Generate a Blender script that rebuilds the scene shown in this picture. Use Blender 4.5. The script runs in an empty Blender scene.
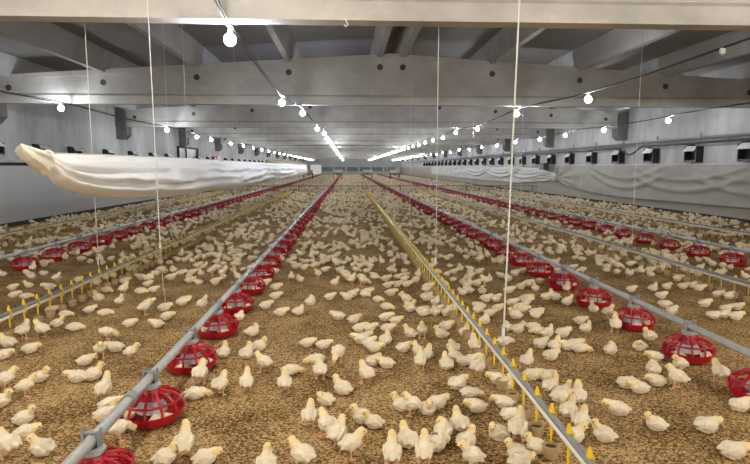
import bpy, bmesh, math, random
import numpy as np
from mathutils import Vector, Matrix, noise as mnoise

random.seed(11)
C = bpy.context.scene.collection
PI = math.pi

# ------------------------------------------------------------------ camera
F = 560.0
CAMH = 1.3
PITCH = math.atan((232 - 167) / F)
YAW = math.atan(28 / F)
cam_d = bpy.data.cameras.new('camera')
cam_d.sensor_width = 36.0
cam_d.lens = F / 750.0 * 36.0
cam_d.clip_end = 300
cam = bpy.data.objects.new('camera', cam_d)
cam.location = (0, 0, CAMH)
cam.rotation_euler = (PI / 2 - PITCH, 0, -YAW)
C.objects.link(cam)
bpy.context.scene.camera = cam
RM = cam.rotation_euler.to_matrix()
RMT = RM.transposed()


def ray(px, py):
    return RM @ Vector(((px - 375) / F, -(py - 232) / F, -1.0))


def on_z(px, py, z=0.0):
    d = ray(px, py)
    t = (z - CAMH) / d.z
    return Vector((d.x * t, d.y * t, z))


def on_x(px, py, x):
    d = ray(px, py)
    t = x / d.x
    return Vector((x, d.y * t, CAMH + d.z * t))


def on_y(px, py, y):
    d = ray(px, py)
    t = y / d.y
    return Vector((d.x * t, y, CAMH + d.z * t))


def project(p):
    v = RMT @ (Vector(p) - Vector((0, 0, CAMH)))
    if v.z > -0.05:
        return None
    return (375 + F * v.x / -v.z, 232 - F * v.y / -v.z, -v.z)


# --------------------------------------------------------------- materials
def new_mat(name):
    m = bpy.data.materials.new(name)
    m.use_nodes = True
    nt = m.node_tree
    return m, nt, nt.nodes['Principled BSDF']


def plain(name, col, rough=0.5, metal=0.0, var=0.12, scale=30.0, bump=0.0, spec=0.5, trans=None):
    """A colour with slight mottling."""
    m, nt, b = new_mat(name)
    tc = nt.nodes.new('ShaderNodeTexCoord')
    n = nt.nodes.new('ShaderNodeTexNoise')
    n.inputs['Scale'].default_value = scale
    n.inputs['Detail'].default_value = 4
    nt.links.new(tc.outputs['Object'], n.inputs['Vector'])
    mx = nt.nodes.new('ShaderNodeMix')
    mx.data_type = 'RGBA'
    mx.inputs['A'].default_value = (*[c * (1 - var) for c in col], 1)
    mx.inputs['B'].default_value = (*[min(1, c * (1 + var)) for c in col], 1)
    nt.links.new(n.outputs['Fac'], mx.inputs['Factor'])
    nt.links.new(mx.outputs['Result'], b.inputs['Base Color'])
    b.inputs['Roughness'].default_value = rough
    b.inputs['Metallic'].default_value = metal
    b.inputs['Specular IOR Level'].default_value = spec
    if bump:
        bp = nt.nodes.new('ShaderNodeBump')
        bp.inputs['Strength'].default_value = bump
        bp.inputs['Distance'].default_value = 0.01
        nt.links.new(n.outputs['Fac'], bp.inputs['Height'])
        nt.links.new(bp.outputs['Normal'], b.inputs['Normal'])
    if trans:
        b.inputs['Transmission Weight'].default_value = trans
    return m


def ramp(nt, stops):
    r = nt.nodes.new('ShaderNodeValToRGB')
    el = r.color_ramp.elements
    while len(el) < len(stops):
        el.new(0.5)
    for e, (p, c) in zip(el, stops):
        e.position = p
        e.color = (*c, 1)
    return r


def concrete(name, dark, light, scale=0.7, stretch=(1, 1, 1), rough=0.85):
    m, nt, b = new_mat(name)
    tc = nt.nodes.new('ShaderNodeTexCoord')
    mp = nt.nodes.new('ShaderNodeMapping')
    mp.inputs['Scale'].default_value = stretch
    nt.links.new(tc.outputs['Object'], mp.inputs['Vector'])
    n = nt.nodes.new('ShaderNodeTexNoise')
    n.inputs['Scale'].default_value = scale
    n.inputs['Detail'].default_value = 9
    n.inputs['Roughness'].default_value = 0.65
    nt.links.new(mp.outputs['Vector'], n.inputs['Vector'])
    r = ramp(nt, [(0.3, dark), (0.68, light)])
    nt.links.new(n.outputs['Fac'], r.inputs['Fac'])
    n2 = nt.nodes.new('ShaderNodeTexNoise')
    n2.inputs['Scale'].default_value = 45
    n2.inputs['Detail'].default_value = 3
    nt.links.new(tc.outputs['Object'], n2.inputs['Vector'])
    bp = nt.nodes.new('ShaderNodeBump')
    bp.inputs['Strength'].default_value = 0.25
    bp.inputs['Distance'].default_value = 0.01
    nt.links.new(n2.outputs['Fac'], bp.inputs['Height'])
    nt.links.new(bp.outputs['Normal'], b.inputs['Normal'])
    nt.links.new(r.outputs['Color'], b.inputs['Base Color'])
    b.inputs['Roughness'].default_value = rough
    b.inputs['Specular IOR Level'].default_value = 0.25
    return m


def litter_mat():
    m, nt, b = new_mat('litter')
    tc = nt.nodes.new('ShaderNodeTexCoord')
    big = nt.nodes.new('ShaderNodeTexNoise')
    big.inputs['Scale'].default_value = 2.6
    big.inputs['Detail'].default_value = 5
    nt.links.new(tc.outputs['Object'], big.inputs['Vector'])
    v = nt.nodes.new('ShaderNodeTexVoronoi')
    v.inputs['Scale'].default_value = 105
    nt.links.new(tc.outputs['Object'], v.inputs['Vector'])
    fine = nt.nodes.new('ShaderNodeTexNoise')
    fine.inputs['Scale'].default_value = 70
    fine.inputs['Detail'].default_value = 6
    fine.inputs['Roughness'].default_value = 0.75
    nt.links.new(tc.outputs['Object'], fine.inputs['Vector'])
    sep = nt.nodes.new('ShaderNodeSeparateColor')
    nt.links.new(v.outputs['Color'], sep.inputs['Color'])
    a = nt.nodes.new('ShaderNodeMath'); a.operation = 'MULTIPLY_ADD'
    nt.links.new(sep.outputs['Red'], a.inputs[0])
    a.inputs[1].default_value = 0.34
    nt.links.new(fine.outputs['Fac'], a.inputs[2])
    a2 = nt.nodes.new('ShaderNodeMath'); a2.operation = 'MULTIPLY_ADD'
    nt.links.new(big.outputs['Fac'], a2.inputs[0])
    a2.inputs[1].default_value = 0.45
    nt.links.new(a.outputs[0], a2.inputs[2])
    r = ramp(nt, [(0.60, (0.050, 0.026, 0.007)), (0.78, (0.180, 0.104, 0.035)), (0.91, (0.340, 0.212, 0.084)), (1.0, (0.66, 0.46, 0.23))])
    nt.links.new(a2.outputs[0], r.inputs['Fac'])
    nt.links.new(r.outputs['Color'], b.inputs['Base Color'])
    bp = nt.nodes.new('ShaderNodeBump')
    bp.inputs['Strength'].default_value = 0.7
    bp.inputs['Distance'].default_value = 0.015
    nt.links.new(a.outputs[0], bp.inputs['Height'])
    nt.links.new(bp.outputs['Normal'], b.inputs['Normal'])
    b.inputs['Roughness'].default_value = 0.95
    b.inputs['Specular IOR Level'].default_value = 0.1
    return m


def chick_mat():
    m, nt, b = new_mat('chick_down')
    at = nt.nodes.new('ShaderNodeAttribute')
    at.attribute_name = 'down_yellow'
    tc = nt.nodes.new('ShaderNodeTexCoord')
    n = nt.nodes.new('ShaderNodeTexNoise')
    n.inputs['Scale'].default_value = 75
    n.inputs['Detail'].default_value = 4
    nt.links.new(tc.outputs['Object'], n.inputs['Vector'])
    white = nt.nodes.new('ShaderNodeMix'); white.data_type = 'RGBA'
    white.inputs['A'].default_value = (0.70, 0.585, 0.41, 1)
    white.inputs['B'].default_value = (0.92, 0.85, 0.70, 1)
    nt.links.new(n.outputs['Fac'], white.inputs['Factor'])
    mx = nt.nodes.new('ShaderNodeMix'); mx.data_type = 'RGBA'
    nt.links.new(at.outputs['Fac'], mx.inputs['Factor'])
    nt.links.new(white.outputs['Result'], mx.inputs['A'])
    mx.inputs['B'].default_value = (0.90, 0.71, 0.32, 1)
    nt.links.new(mx.outputs['Result'], b.inputs['Base Color'])
    n2 = nt.nodes.new('ShaderNodeTexNoise')
    n2.inputs['Scale'].default_value = 160
    n2.inputs['Detail'].default_value = 3
    nt.links.new(tc.outputs['Object'], n2.inputs['Vector'])
    bp = nt.nodes.new('ShaderNodeBump')
    bp.inputs['Strength'].default_value = 0.45
    bp.inputs['Distance'].default_value = 0.004
    nt.links.new(n2.outputs['Fac'], bp.inputs['Height'])
    nt.links.new(bp.outputs['Normal'], b.inputs['Normal'])
    b.inputs['Roughness'].default_value = 0.9
    b.inputs['Specular IOR Level'].default_value = 0.15
    b.inputs['Sheen Weight'].default_value = 0.25
    return m


def emit(name, col, s):
    m = bpy.data.materials.new(name)
    m.use_nodes = True
    nt = m.node_tree
    nt.nodes.clear()
    o = nt.nodes.new('ShaderNodeOutputMaterial')
    e = nt.nodes.new('ShaderNodeEmission')
    e.inputs['Color'].default_value = (*col, 1)
    e.inputs['Strength'].default_value = s
    nt.links.new(e.outputs[0], o.inputs['Surface'])
    return m


M = {
    'litter': litter_mat(),
    'chick': chick_mat(),
    'leg': plain('chick_leg', (0.72, 0.42, 0.24), 0.6),
    'beak': plain('chick_beak', (0.78, 0.52, 0.30), 0.5),
    'eye': plain('chick_eye', (0.01, 0.008, 0.006), 0.15, var=0),
    'beam': concrete('beam_concrete', (0.42, 0.415, 0.405), (0.66, 0.65, 0.635), 1.1, (1, 1, 1.6)),
    'purlin': concrete('purlin_concrete', (0.32, 0.32, 0.33), (0.48, 0.48, 0.48), 1.0),
    'roof': concrete('roof_sheet', (0.17, 0.17, 0.175), (0.27, 0.27, 0.275), 0.8, (1, 0.25, 1), 0.6),
    'wall': concrete('wall_concrete', (0.33, 0.335, 0.345), (0.68, 0.685, 0.695), 0.9, (1, 0.9, 0.35)),
    'panel': plain('wall_panel', (0.46, 0.465, 0.475), 0.5, var=0.05, scale=1.5),
    'cream_panel': plain('cream_panel', (0.36, 0.335, 0.28), 0.6, var=0.06, scale=1.5),
    'endwall': plain('end_wall_white', (0.55, 0.57, 0.57), 0.7, var=0.05, scale=0.6),
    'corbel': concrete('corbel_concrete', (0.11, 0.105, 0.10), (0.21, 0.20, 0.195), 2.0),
    'hole': plain('plugged_hole', (0.09, 0.088, 0.085), 0.8),
    'dark': plain('dark_gap', (0.03, 0.03, 0.035), 0.8),
    'black': plain('black_plastic', (0.010, 0.010, 0.015), 0.35, var=0.2),
    'white_plastic': plain('white_plastic', (0.82, 0.82, 0.80), 0.35, var=0.03),
    'red': plain('red_plastic', (0.42, 0.004, 0.016), 0.32, var=0.10, scale=8),
    'galv': plain('galvanised_steel', (0.47, 0.49, 0.49), 0.42, 0.35, 0.22, 22),
    'galv_dark': plain('grey_plastic', (0.27, 0.29, 0.32), 0.45, 0.0, 0.2, 20),
    'tube_grey': plain('light_grey_plastic', (0.42, 0.44, 0.47), 0.45, 0.0, 0.12, 20),
    'alu': plain('aluminium_profile', (0.30, 0.32, 0.33), 0.45, 0.3, 0.15, 20),
    'water_pipe': plain('white_water_pipe', (0.80, 0.78, 0.70), 0.35, 0, 0.05),
    'yellow': plain('yellow_plastic', (0.86, 0.60, 0.015), 0.38, 0, 0.05),
    'pale_yellow': plain('pale_yellow_plastic', (0.62, 0.50, 0.20), 0.45, 0, 0.05),
    'cup': plain('tan_cup', (0.44, 0.32, 0.17), 0.5, 0, 0.25, 40),
    'cup_in': plain('wet_feed', (0.06, 0.032, 0.014), 0.4, 0, 0.3, 40),
    'cord': plain('white_cord', (0.72, 0.72, 0.68), 0.8, 0, 0.05),
    'blue': plain('blue_clip', (0.04, 0.07, 0.16), 0.5),
    'cable': plain('black_cable', (0.05, 0.05, 0.05), 0.6),
    'tarp_far': plain('pale_tarp', (0.55, 0.55, 0.54), 0.5, 0, 0.1, 2.0, 0.15),
    'tarp': plain('white_tarp', (0.80, 0.80, 0.79), 0.5, 0, 0.05, 2.5, 0.15),
    'tarp_old': plain('stained_tarp', (0.37, 0.35, 0.325), 0.6, 0, 0.2, 1.7, 0.15),
    'tarp_cream': plain('cream_tarp', (0.78, 0.68, 0.48), 0.6, 0, 0.06, 2.0),
    'tarp_dirty': plain('dirty_tarp', (0.80, 0.765, 0.67), 0.6, 0, 0.16, 9.0),
    'wire': plain('fence_wire', (0.12, 0.13, 0.12), 0.5, 0.4),
    'green': plain('dark_green_box', (0.03, 0.06, 0.05), 0.5),
    'grey_box': plain('grey_sheet_metal', (0.42, 0.45, 0.46), 0.45, 0.3),
    'maroon': plain('maroon_paint', (0.16, 0.012, 0.02), 0.5),
    'pink': plain('pink_paint', (0.72, 0.36, 0.36), 0.5),
    'glass': plain('window_glass', (0.20, 0.22, 0.22), 0.45, 0, 0.12, 3),
    'bulb': emit('bulb_white', (0.93, 0.97, 1.0), 58.0),
    'bulb_cool': emit('bulb_cool', (0.72, 0.78, 1.0), 70.0),
    'bulb_warm': emit('bulb_warm', (1.0, 0.92, 0.80), 165.0),
    'daylight': emit('daylit_doorway', (1.0, 0.97, 0.90), 0.10),
}


# ------------------------------------------------------------ mesh helpers
class MB:
    """Collects shapes; build() links them as ONE mesh object."""

    def __init__(self):
        self.v, self.f, self.mi = [], [], []

    def add(self, verts, faces, mi=0):
        b = len(self.v)
        self.v.extend(tuple(p) for p in verts)
        self.f.extend(tuple(b + i for i in q) for q in faces)
        self.mi.extend([mi] * len(faces))

    def box(self, x0, x1, y0, y1, z0, z1, mi=0):
        self.add([(x0, y0, z0), (x1, y0, z0), (x1, y1, z0), (x0, y1, z0), (x0, y0, z1), (x1, y0, z1), (x1, y1, z1), (x0, y1, z1)],
                 [(0, 3, 2, 1), (4, 5, 6, 7), (0, 1, 5, 4), (1, 2, 6, 5), (2, 3, 7, 6), (3, 0, 4, 7)], mi)

    def prism_y(self, poly, y0, y1, mi=0):
        n = len(poly)
        vs = [(x, y0, z) for x, z in poly] + [(x, y1, z) for x, z in poly]
        fs = [(i, (i + 1) % n, n + (i + 1) % n, n + i) for i in range(n)]
        fs += [tuple(range(n - 1, -1, -1)), tuple(range(n, 2 * n))]
        self.add(vs, fs, mi)

    def tube(self, pts, r, n=8, mi=0, closed=False):
        pts = [Vector(p) for p in pts]
        rs = r if isinstance(r, (list, tuple)) else [r] * len(pts)
        vs, fs = [], []
        ref = None
        m = len(pts)
        for i, p in enumerate(pts):
            if closed:
                t = (pts[(i + 1) % m] - pts[i - 1]).normalized()
            else:
                t = (pts[min(i + 1, m - 1)] - pts[max(i - 1, 0)]).normalized()
            if ref is None:
                ref = Vector((0, 0, 1)) if abs(t.z) < 0.9 else Vector((1, 0, 0))
            a = t.cross(ref).normalized()
            bb = a.cross(t).normalized()
            ref = bb
            for k in range(n):
                an = 2 * PI * k / n
                vs.append(p + rs[i] * (math.cos(an) * a + math.sin(an) * bb))
        segs = m if closed else m - 1
        for i in range(segs):
            j = (i + 1) % m
            for k in range(n):
                k2 = (k + 1) % n
                fs.append((i * n + k, j * n + k, j * n + k2, i * n + k2))
        if not closed:
            fs.append(tuple(range(n)))
            fs.append(tuple(range((m - 1) * n + n - 1, (m - 1) * n - 1, -1)))
        self.add(vs, fs, mi)

    def lathe(self, prof, n=24, mi=0, c=(0, 0, 0), close=False):
        vs, fs = [], []
        m = len(prof)
        for r, z in prof:
            for k in range(n):
                a = 2 * PI * k / n
                vs.append((c[0] + r * math.cos(a), c[1] + r * math.sin(a), c[2] + z))
        for i in range(m if close else m - 1):
            j = (i + 1) % m
            for k in range(n):
                k2 = (k + 1) % n
                fs.append((i * n + k, i * n + k2, j * n + k2, j * n + k))
        if not close:
            fs.append(tuple(range(n - 1, -1, -1)))
            fs.append(tuple(range((m - 1) * n, m * n)))
        self.add(vs, fs, mi)

    def ellipsoid(self, c, r, pitch=0.0, yaw=0.0, mi=0, nu=12, nv=8):
        R = Matrix.Rotation(yaw, 3, 'Z') @ Matrix.Rotation(-pitch, 3, 'Y')
        vs, fs = [], []
        for i in range(1, nv):
            th = PI * i / nv
            for k in range(nu):
                a = 2 * PI * k / nu
                p = Vector((r[0] * math.sin(th) * math.cos(a), r[1] * math.sin(th) * math.sin(a), r[2] * math.cos(th)))
                vs.append(Vector(c) + R @ p)
        top = len(vs); vs.append(Vector(c) + R @ Vector((0, 0, r[2])))
        bot = len(vs); vs.append(Vector(c) + R @ Vector((0, 0, -r[2])))
        for i in range(nv - 2):
            for k in range(nu):
                k2 = (k + 1) % nu
                fs.append((i * nu + k, (i + 1) * nu + k, (i + 1) * nu + k2, i * nu + k2))
        for k in range(nu):
            k2 = (k + 1) % nu
            fs.append((top, k, k2))
            fs.append((bot, (nv - 2) * nu + k2, (nv - 2) * nu + k))
        self.add(vs, fs, mi)

    def mesh(self, name, mats, smooth=True):
        me = bpy.data.meshes.new(name)
        me.from_pydata(self.v, [], self.f)
        for m in (mats if isinstance(mats, (list, tuple)) else [mats]):
            me.materials.append(m)
        me.polygons.foreach_set('material_index', self.mi)
        if smooth:
            me.polygons.foreach_set('use_smooth', [True] * len(self.f))
            me.set_sharp_from_angle(angle=math.radians(38))
        me.update()
        return me

    def build(self, name, mats, parent=None, smooth=True):
        return link(name, self.mesh(name, mats, smooth), parent)


def link(name, me, parent=None):
    o = bpy.data.objects.new(name, me)
    C.objects.link(o)
    if parent is not None:
        o.parent = parent
    return o


def tag(o, label=None, cat=None, group=None, kind=None):
    for k, v in (('label', label), ('category', cat), ('group', group), ('kind', kind)):
        if v:
            o[k] = v
    return o


def thing(name, label, cat, loc=(0, 0, 0), rz=0.0, group=None):
    o = bpy.data.objects.new(name, None)
    o.empty_display_size = 0.05
    C.objects.link(o)
    o.location = loc
    o.rotation_euler = (0, 0, rz)
    return tag(o, label, cat, group)


def copy_tree(o, parent=None):
    c = o.copy()
    C.objects.link(c)
    if parent is not None:
        c.parent = parent
    for ch in list(o.children):
        copy_tree(ch, c)
    return c


def struct(name, mb, mats, label, smooth=False):
    return tag(mb.build(name, mats, None, smooth), label, 'building', None, 'structure')


ORD = ['nearest', 'second', 'third', 'fourth', 'fifth', 'sixth', 'seventh', 'eighth', 'ninth', 'tenth', 'eleventh', 'twelfth', 'thirteenth',
       'fourteenth', 'fifteenth', 'sixteenth', 'seventeenth', 'eighteenth', 'nineteenth', 'twentieth', 'twenty-first', 'twenty-second',
       'twenty-third', 'twenty-fourth']

# ------------------------------------------------------------- the setting
XL, XR, RIDGE = -7.45, 9.5, 0.95
YB, YE = -7.5, 100.0
ZB = 2.6                       # underside of the cross beams
BEAMY = [5.28 + 6.85 * k for k in range(-1, 14)]
SLOPE = 0.062


def beam_top(x):
    return 3.66 - SLOPE * abs(x - RIDGE)


mb = MB(); mb.box(XL - .3, XR + .3, YB - .3, YE + .3, -0.2, 0.0)
struct('floor', mb, M['litter'], 'brown litter floor of the poultry house')

for nm, x0, x1, lab in (('wall_left', XL - .25, XL, 'grey concrete left side wall'), ('wall_right', XR, XR + .25, 'pale concrete right side wall')):
    mb = MB(); mb.box(x0, x1, YB, YE, 0, 3.9)
    struct(nm, mb, M['wall'], lab)
mb = MB(); mb.box(XL - .25, XR + .25, YE, YE + .25, 0, 4.4)
struct('wall_far', mb, M['endwall'], 'white end wall at the far end of the hall')
mb = MB(); mb.box(XL - .25, XR + .25, YB - .25, YB, 0, 4.4)
struct('wall_near', mb, M['wall'], 'end wall behind the viewpoint')

for nm, sx in (('ceiling_left', -1), ('ceiling_right', 1)):
    xe = XL - .25 if sx < 0 else XR + .25
    za, zb = beam_top(RIDGE) + .36, beam_top(xe) + .36
    mb = MB()
    mb.add([(RIDGE, YB, za), (RIDGE, YE, za), (xe, YE, zb), (xe, YB, zb), (RIDGE, YB, za + .1), (RIDGE, YE, za + .1), (xe, YE, zb + .1), (xe, YB, zb + .1)],
           [(0, 1, 2, 3), (7, 6, 5, 4), (0, 4, 5, 1), (2, 6, 7, 3), (1, 5, 6, 2), (0, 3, 7, 4)])
    struct(nm, mb, M['roof'], 'grey sloping roof sheets, %s slope' % nm.split('_')[1])

# cross beams: bottom flange, web with a gently pitched top edge and round holes' dark mouths
PURX = [RIDGE + s * d for d in (0.24, 2.15, 4.05, 5.95, 7.85) for s in (-1, 1)]
for k, y in enumerate(BEAMY):
    mb = MB()
    fl = [(-.10, 0), (.10, 0), (.10, .165), (.055, .21), (-.055, .21), (-.10, .165)]
    n = len(fl)
    vs = [(XL, y + a, ZB + b) for a, b in fl] + [(XR, y + a, ZB + b) for a, b in fl]
    mb.add(vs, [(i, n + i, n + (i + 1) % n, (i + 1) % n) for i in range(n)] + [tuple(range(n)), tuple(range(2 * n - 1, n - 1, -1))])
    pr = [(XL, ZB + .2), (XR, ZB + .2), (XR, beam_top(XR)), (RIDGE, beam_top(RIDGE)), (XL, beam_top(XL))]
    mb.prism_y(pr, y - .055, y + .055)
    pt = [(XL, beam_top(XL) - .10), (RIDGE, beam_top(RIDGE) - .10), (XR, beam_top(XR) - .10), (XR, beam_top(XR)), (RIDGE, beam_top(RIDGE)), (XL, beam_top(XL))]
    mb.prism_y(pt, y - .09, y + .09)
    o = struct('trim_%d' % (k + 1), mb, M['beam'], 'concrete cross beam spanning the hall under the roof')
    o.data.name = 'cross_beam'
    if k <= 5:
        for x in PURX:
            h = MB()
            z = beam_top(x) - .26
            ring = [(x + .062 * math.cos(2 * PI * i / 20), z + .062 * math.sin(2 * PI * i / 20)) for i in range(20)]
            h.prism_y(ring, y - .060, y + .060)
            h.build('hole', M['hole'], o)

for x in PURX:
    z = beam_top(x) - .06
    mb = MB()
    mb.prism_y([(x - .055, z), (x + .055, z), (x + .085, z + .1), (x + .15, z + .45), (x - .15, z + .45), (x - .085, z + .1)], YB, YE)
    struct('trim_%d' % (30 + PURX.index(x)), mb, M['purlin'], 'concrete purlin running along under the roof').data.name = 'purlin'

# corbels on the side walls under each beam
ci = 50
for y in BEAMY:
    for s, xw in ((1, XL), (-1, XR)):
        mb = MB()
        x1 = xw + s * .34
        vs = [(xw, 0, 2.2), (x1 - s * .14, 0, 2.2), (x1, 0, 2.34), (x1, 0, ZB - .001), (xw, 0, ZB - .001)]
        m5 = 5
        mb.add([(a, y - .21, c) for a, b, c in vs] + [(a, y + .21, c) for a, b, c in vs],
               [tuple(range(m5)), tuple(range(2 * m5 - 1, m5 - 1, -1))] + [(i, m5 + i, m5 + (i + 1) % m5, (i + 1) % m5) for i in range(m5)])
        mb.box(min(xw, xw + s * .3), max(xw, xw + s * .3), y - .25, y + .25, ZB - .001, beam_top(xw))
        struct('trim_%d' % ci, mb, M['corbel'], 'dark concrete corbel carrying the beam end').data.name = 'corbel'
        ci += 1

# left wall: smooth lower panel, ledge with a dark gap; dark strip for the shadow at its foot; dark skirting on the right
mb = MB(); mb.box(XL, XL + .08, YB, YE, 0.05, 1.33)
struct('trim_90', mb, M['panel'], 'smooth pale lower panel along the left wall')
mb = MB(); mb.box(XL, XL + .05, YB, 14.6, 1.33, 1.40)
struct('trim_91', mb, M['dark'], 'dark gap above the left lower panel')
mb = MB(); mb.box(XL, XL + .16, YB, 14.6, 1.40, 1.45)
struct('trim_92', mb, M['wall'], 'concrete ledge on the left wall')
mb = MB(); mb.box(XL, XL + .10, YB, YE, 0, 0.09)  # solid strip, coloured dark for the shade at the wall foot
struct('foot_shadow_left', mb, M['dark'], 'dark strip painted as the shadow along the left wall foot')
mb = MB(); mb.box(XR - .10, XR, YB, YE, 0, 0.07)
struct('baseboard_right', mb, M['dark'], 'dark skirting along the right wall')
mb = MB(); mb.box(XR - .07, XR, YB, YE, 0.07, 1.28)
struct('trim_93', mb, M['cream_panel'], 'cream lower panel along the right wall')

# window in the left wall
wy0, wy1 = on_x(177, 155, XL).y, on_x(196.5, 155, XL).y
wz0, wz1 = 1.42, 2.22
mb = MB()
e = .07
mb.box(XL, XL + .10, wy0, wy0 + e, wz0, wz1); mb.box(XL, XL + .10, wy1 - e, wy1, wz0, wz1)
mb.box(XL, XL + .10, wy0, wy1, wz1 - e, wz1); mb.box(XL, XL + .10, wy0, wy1, wz0, wz0 + e)
ym = wy0 + (wy1 - wy0) * .4
mb.box(XL, XL + .08, ym - .05, ym + .05, wz0, wz1)
w1 = struct('window_1', mb, M['dark'], 'dark framed two-pane window in the left wall')
for a, b_ in ((wy0 + e, ym - .05), (ym + .05, wy1 - e)):
    g = MB(); g.box(XL, XL + .03, a, b_, wz0 + e, wz1 - e)
    g.build('pane', M['glass'], w1)

# open daylit doorway and dark vents in the end wall
mb = MB()
mb.box(-6.5, -6.4, YE - .12, YE, 0, 1.8); mb.box(-4.5, -4.4, YE - .12, YE, 0, 1.8); mb.box(-6.5, -4.4, YE - .12, YE, 1.7, 1.8)
d1 = struct('door_1', mb, M['grey_box'], 'open doorway in the end wall with daylight')
g = MB(); g.box(-6.4, -4.5, YE - .04, YE - .01, 0, 1.7)
g.build('doorway_opening', M['daylight'], d1)
ex = [-3.4, -1.2, 1.0, 3.2, 5.4, 7.6]
epl = ['first', 'second', 'third', 'fourth', 'fifth', 'sixth']
for i, x in enumerate(ex):
    t = thing('wall_vent', '%s dark louvred vent from left on the distant white end wall' % epl[i], 'vent', (x, YE - .02, 1.0), 0, 'dark vents on the end wall')
    g = MB(); g.box(-.9, .9, -.10, 0, -.4, .25); g.build('vent_frame', M['dark'], t)
    g = MB()
    for q in range(5):
        g.box(-.82, .82, -.13, -.10, -.34 + q * .12, -.29 + q * .12)
    g.build('slats', M['grey_box'], t)


# ------------------------------------------------------------------- lamps
def bulb_mesh(mat):
    b = MB(); b.ellipsoid((0, 0, -.055), (.056, .056, .058), nu=14, nv=10)
    return b.mesh('bulb', M[mat])


BULB = {k: bulb_mesh(k) for k in ('bulb', 'bulb_cool', 'bulb_warm')}
sk = MB(); sk.lathe([(.008, .05), (.018, .042), (.020, .0), (.016, -.006)], 12)
SOCKET = sk.mesh('socket', M['white_plastic'])


def cable_z(y, near):
    if y < 5.28:
        return 2.57 + near * min(1, (5.28 - y) / 1.2)
    f = ((y - 5.28) % 6.85) / 6.85
    return 2.575 - 0.05 * math.sin(PI * f)


LX = {'outer left': ([5, 100], [-5.65, -5.65]), 'inner left': ([5.4, 10.2, 12.45, 17.2, 19.7, 100], [-1.07, -1.14, -.95, -.88, -.78, -.62]),
      'inner right': ([5, 9.35, 12.4, 16.8, 19.2, 100], [4.0, 4.03, 3.75, 3.9, 3.72, 3.72]), 'outer right': ([5, 100], [7.95, 7.95])}


def lamp_x(nm, y):
    return float(np.interp(y, *LX[nm]))


STR = [
    ('outer left', -5.75, [11.6, 18.2, 21.7, 24.0, 28.0], 0.0),
    ('inner left', -1.17, [5.4, 10.2, 12.45, 17.2, 19.7, 22.2], 0.22),
    ('inner right', 3.85, [9.35, 12.4, 16.8, 19.2, 21.8], 0.06),
    ('outer right', 7.9, [13.7, 17.2, 20.3, 23.0], 0.03),
]
for nm, x, ys, near in STR:
    pts = [(lamp_x(nm, y), y, cable_z(y, near)) for y in [-7, -3, 0, 2, 3, 4, 4.6] + [5.28 + 6.85 / 6 * k for k in range(83)] if y < YE]
    t = MB(); t.tube(pts, .011, 6)
    t.tube([(a + .02, b, c + .014 + .012 * math.sin(b * 3)) for a, b, c in pts], .007, 5)
    tag(t.build('lamp_cable', M['cable']), 'dark power cable of the %s lamp string under the beams' % nm, 'cable', 'lamp cables')
    full = [ys[0] - 2.4 * k for k in range(int((ys[0] + 6.5) / 2.4), 0, -1)]
    full = [y for y in full if y < 4.0]
    far = []
    step = 3.35 if 'outer' in nm else 2.45
    y = ys[-1] + step
    while y < 97:
        far.append(y); y += step
    for y in full + ys + far:
        k = ys.index(y) if y in ys else (99 if y > ys[-1] else -1)
        mat = 'bulb_warm' if k == -1 else 'bulb'  # out-of-view bulbs put in warmer and stronger to brighten the foreground
        extra = ''
        if nm == 'inner left' and k == 2:
            mat, extra = 'bulb_cool', 'bluish '
        if 0 <= k < 90:
            lab = '%s %slit bulb in view on the %s lamp string' % (ORD[k], extra, nm); g = None
        elif k == 99:
            lab = 'distant lit bulb far along the %s lamp string' % nm; g = 'distant bulbs of the %s string' % nm
        else:
            lab = 'unseen bulb of the %s lamp string overhead, lighting the foreground' % nm; g = 'overhead bulbs of the %s string' % nm
        L = thing('ceiling_bulb', lab, 'lamp', (lamp_x(nm, y), y, cable_z(y, near) - .05), 0, g or 'bulbs of the %s string' % nm)
        link('bulb', BULB[mat], L)
        if y < 45:
            link('socket', SOCKET, L)


yy = 5.96
L = thing('lamp_socket', 'empty white lamp socket on the inner right string, without a bulb', 'lamp socket', (lamp_x('inner right', yy), yy, cable_z(yy, .06) - .045))
b = MB(); b.lathe([(.014, .05), (.028, .042), (.030, .0), (.026, -.014), (.018, -.014)], 12); b.build('socket', M['white_plastic'], L)
b = MB(); b.lathe([(.0005, -.005), (.012, -.012), (.010, -.03), (.0005, -.034)], 10); b.build('contact', M['galv'], L)
hk = [(0.0, 5.13, 2.601), (0.0, 5.13, 2.575), (.014, 5.13, 2.562), (.014, 5.13, 2.545), (0.0, 5.13, 2.532), (-.014, 5.13, 2.542), (-.012, 5.13, 2.552)]
b = MB(); b.tube(hk, .005, 6)
tag(b.build('ceiling_hook', M['white_plastic']), 'small pale hook under the middle of the nearest cross beam', 'hook')

# ----------------------------------------------------- wall air inlets
def inlet_proto():
    # local: +X is into the hall, Y along the wall
    hb = MB()
    hb.box(0, .21, -.27, -.24, -.22, .20); hb.box(0, .21, .24, .27, -.22, .20)
    hb.box(0, .05, -.24, .24, -.22, .20); hb.box(0, .21, -.24, .24, -.22, -.17)
    hb.box(0, .16, -.24, .24, .16, .20)
    hb.prism_y([(.0, .2), (.16, .2), (.10, .25), (0, .25)], -.27, -.10)
    house = hb.mesh('housing', M['black'], False)
    fb = MB()
    fb.add([(.15, -.235, .20), (.15, .235, .20), (.26, .235, .06), (.26, -.235, .06), (.165, -.235, .21), (.165, .235, .21), (.275, .235, .07), (.275, -.235, .07)],
           [(0, 1, 2, 3), (7, 6, 5, 4), (0, 4, 5, 1), (1, 5, 6, 2), (2, 6, 7, 3), (3, 7, 4, 0)])
    flap = fb.mesh('flap', M['white_plastic'], False)
    return house, flap


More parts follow.
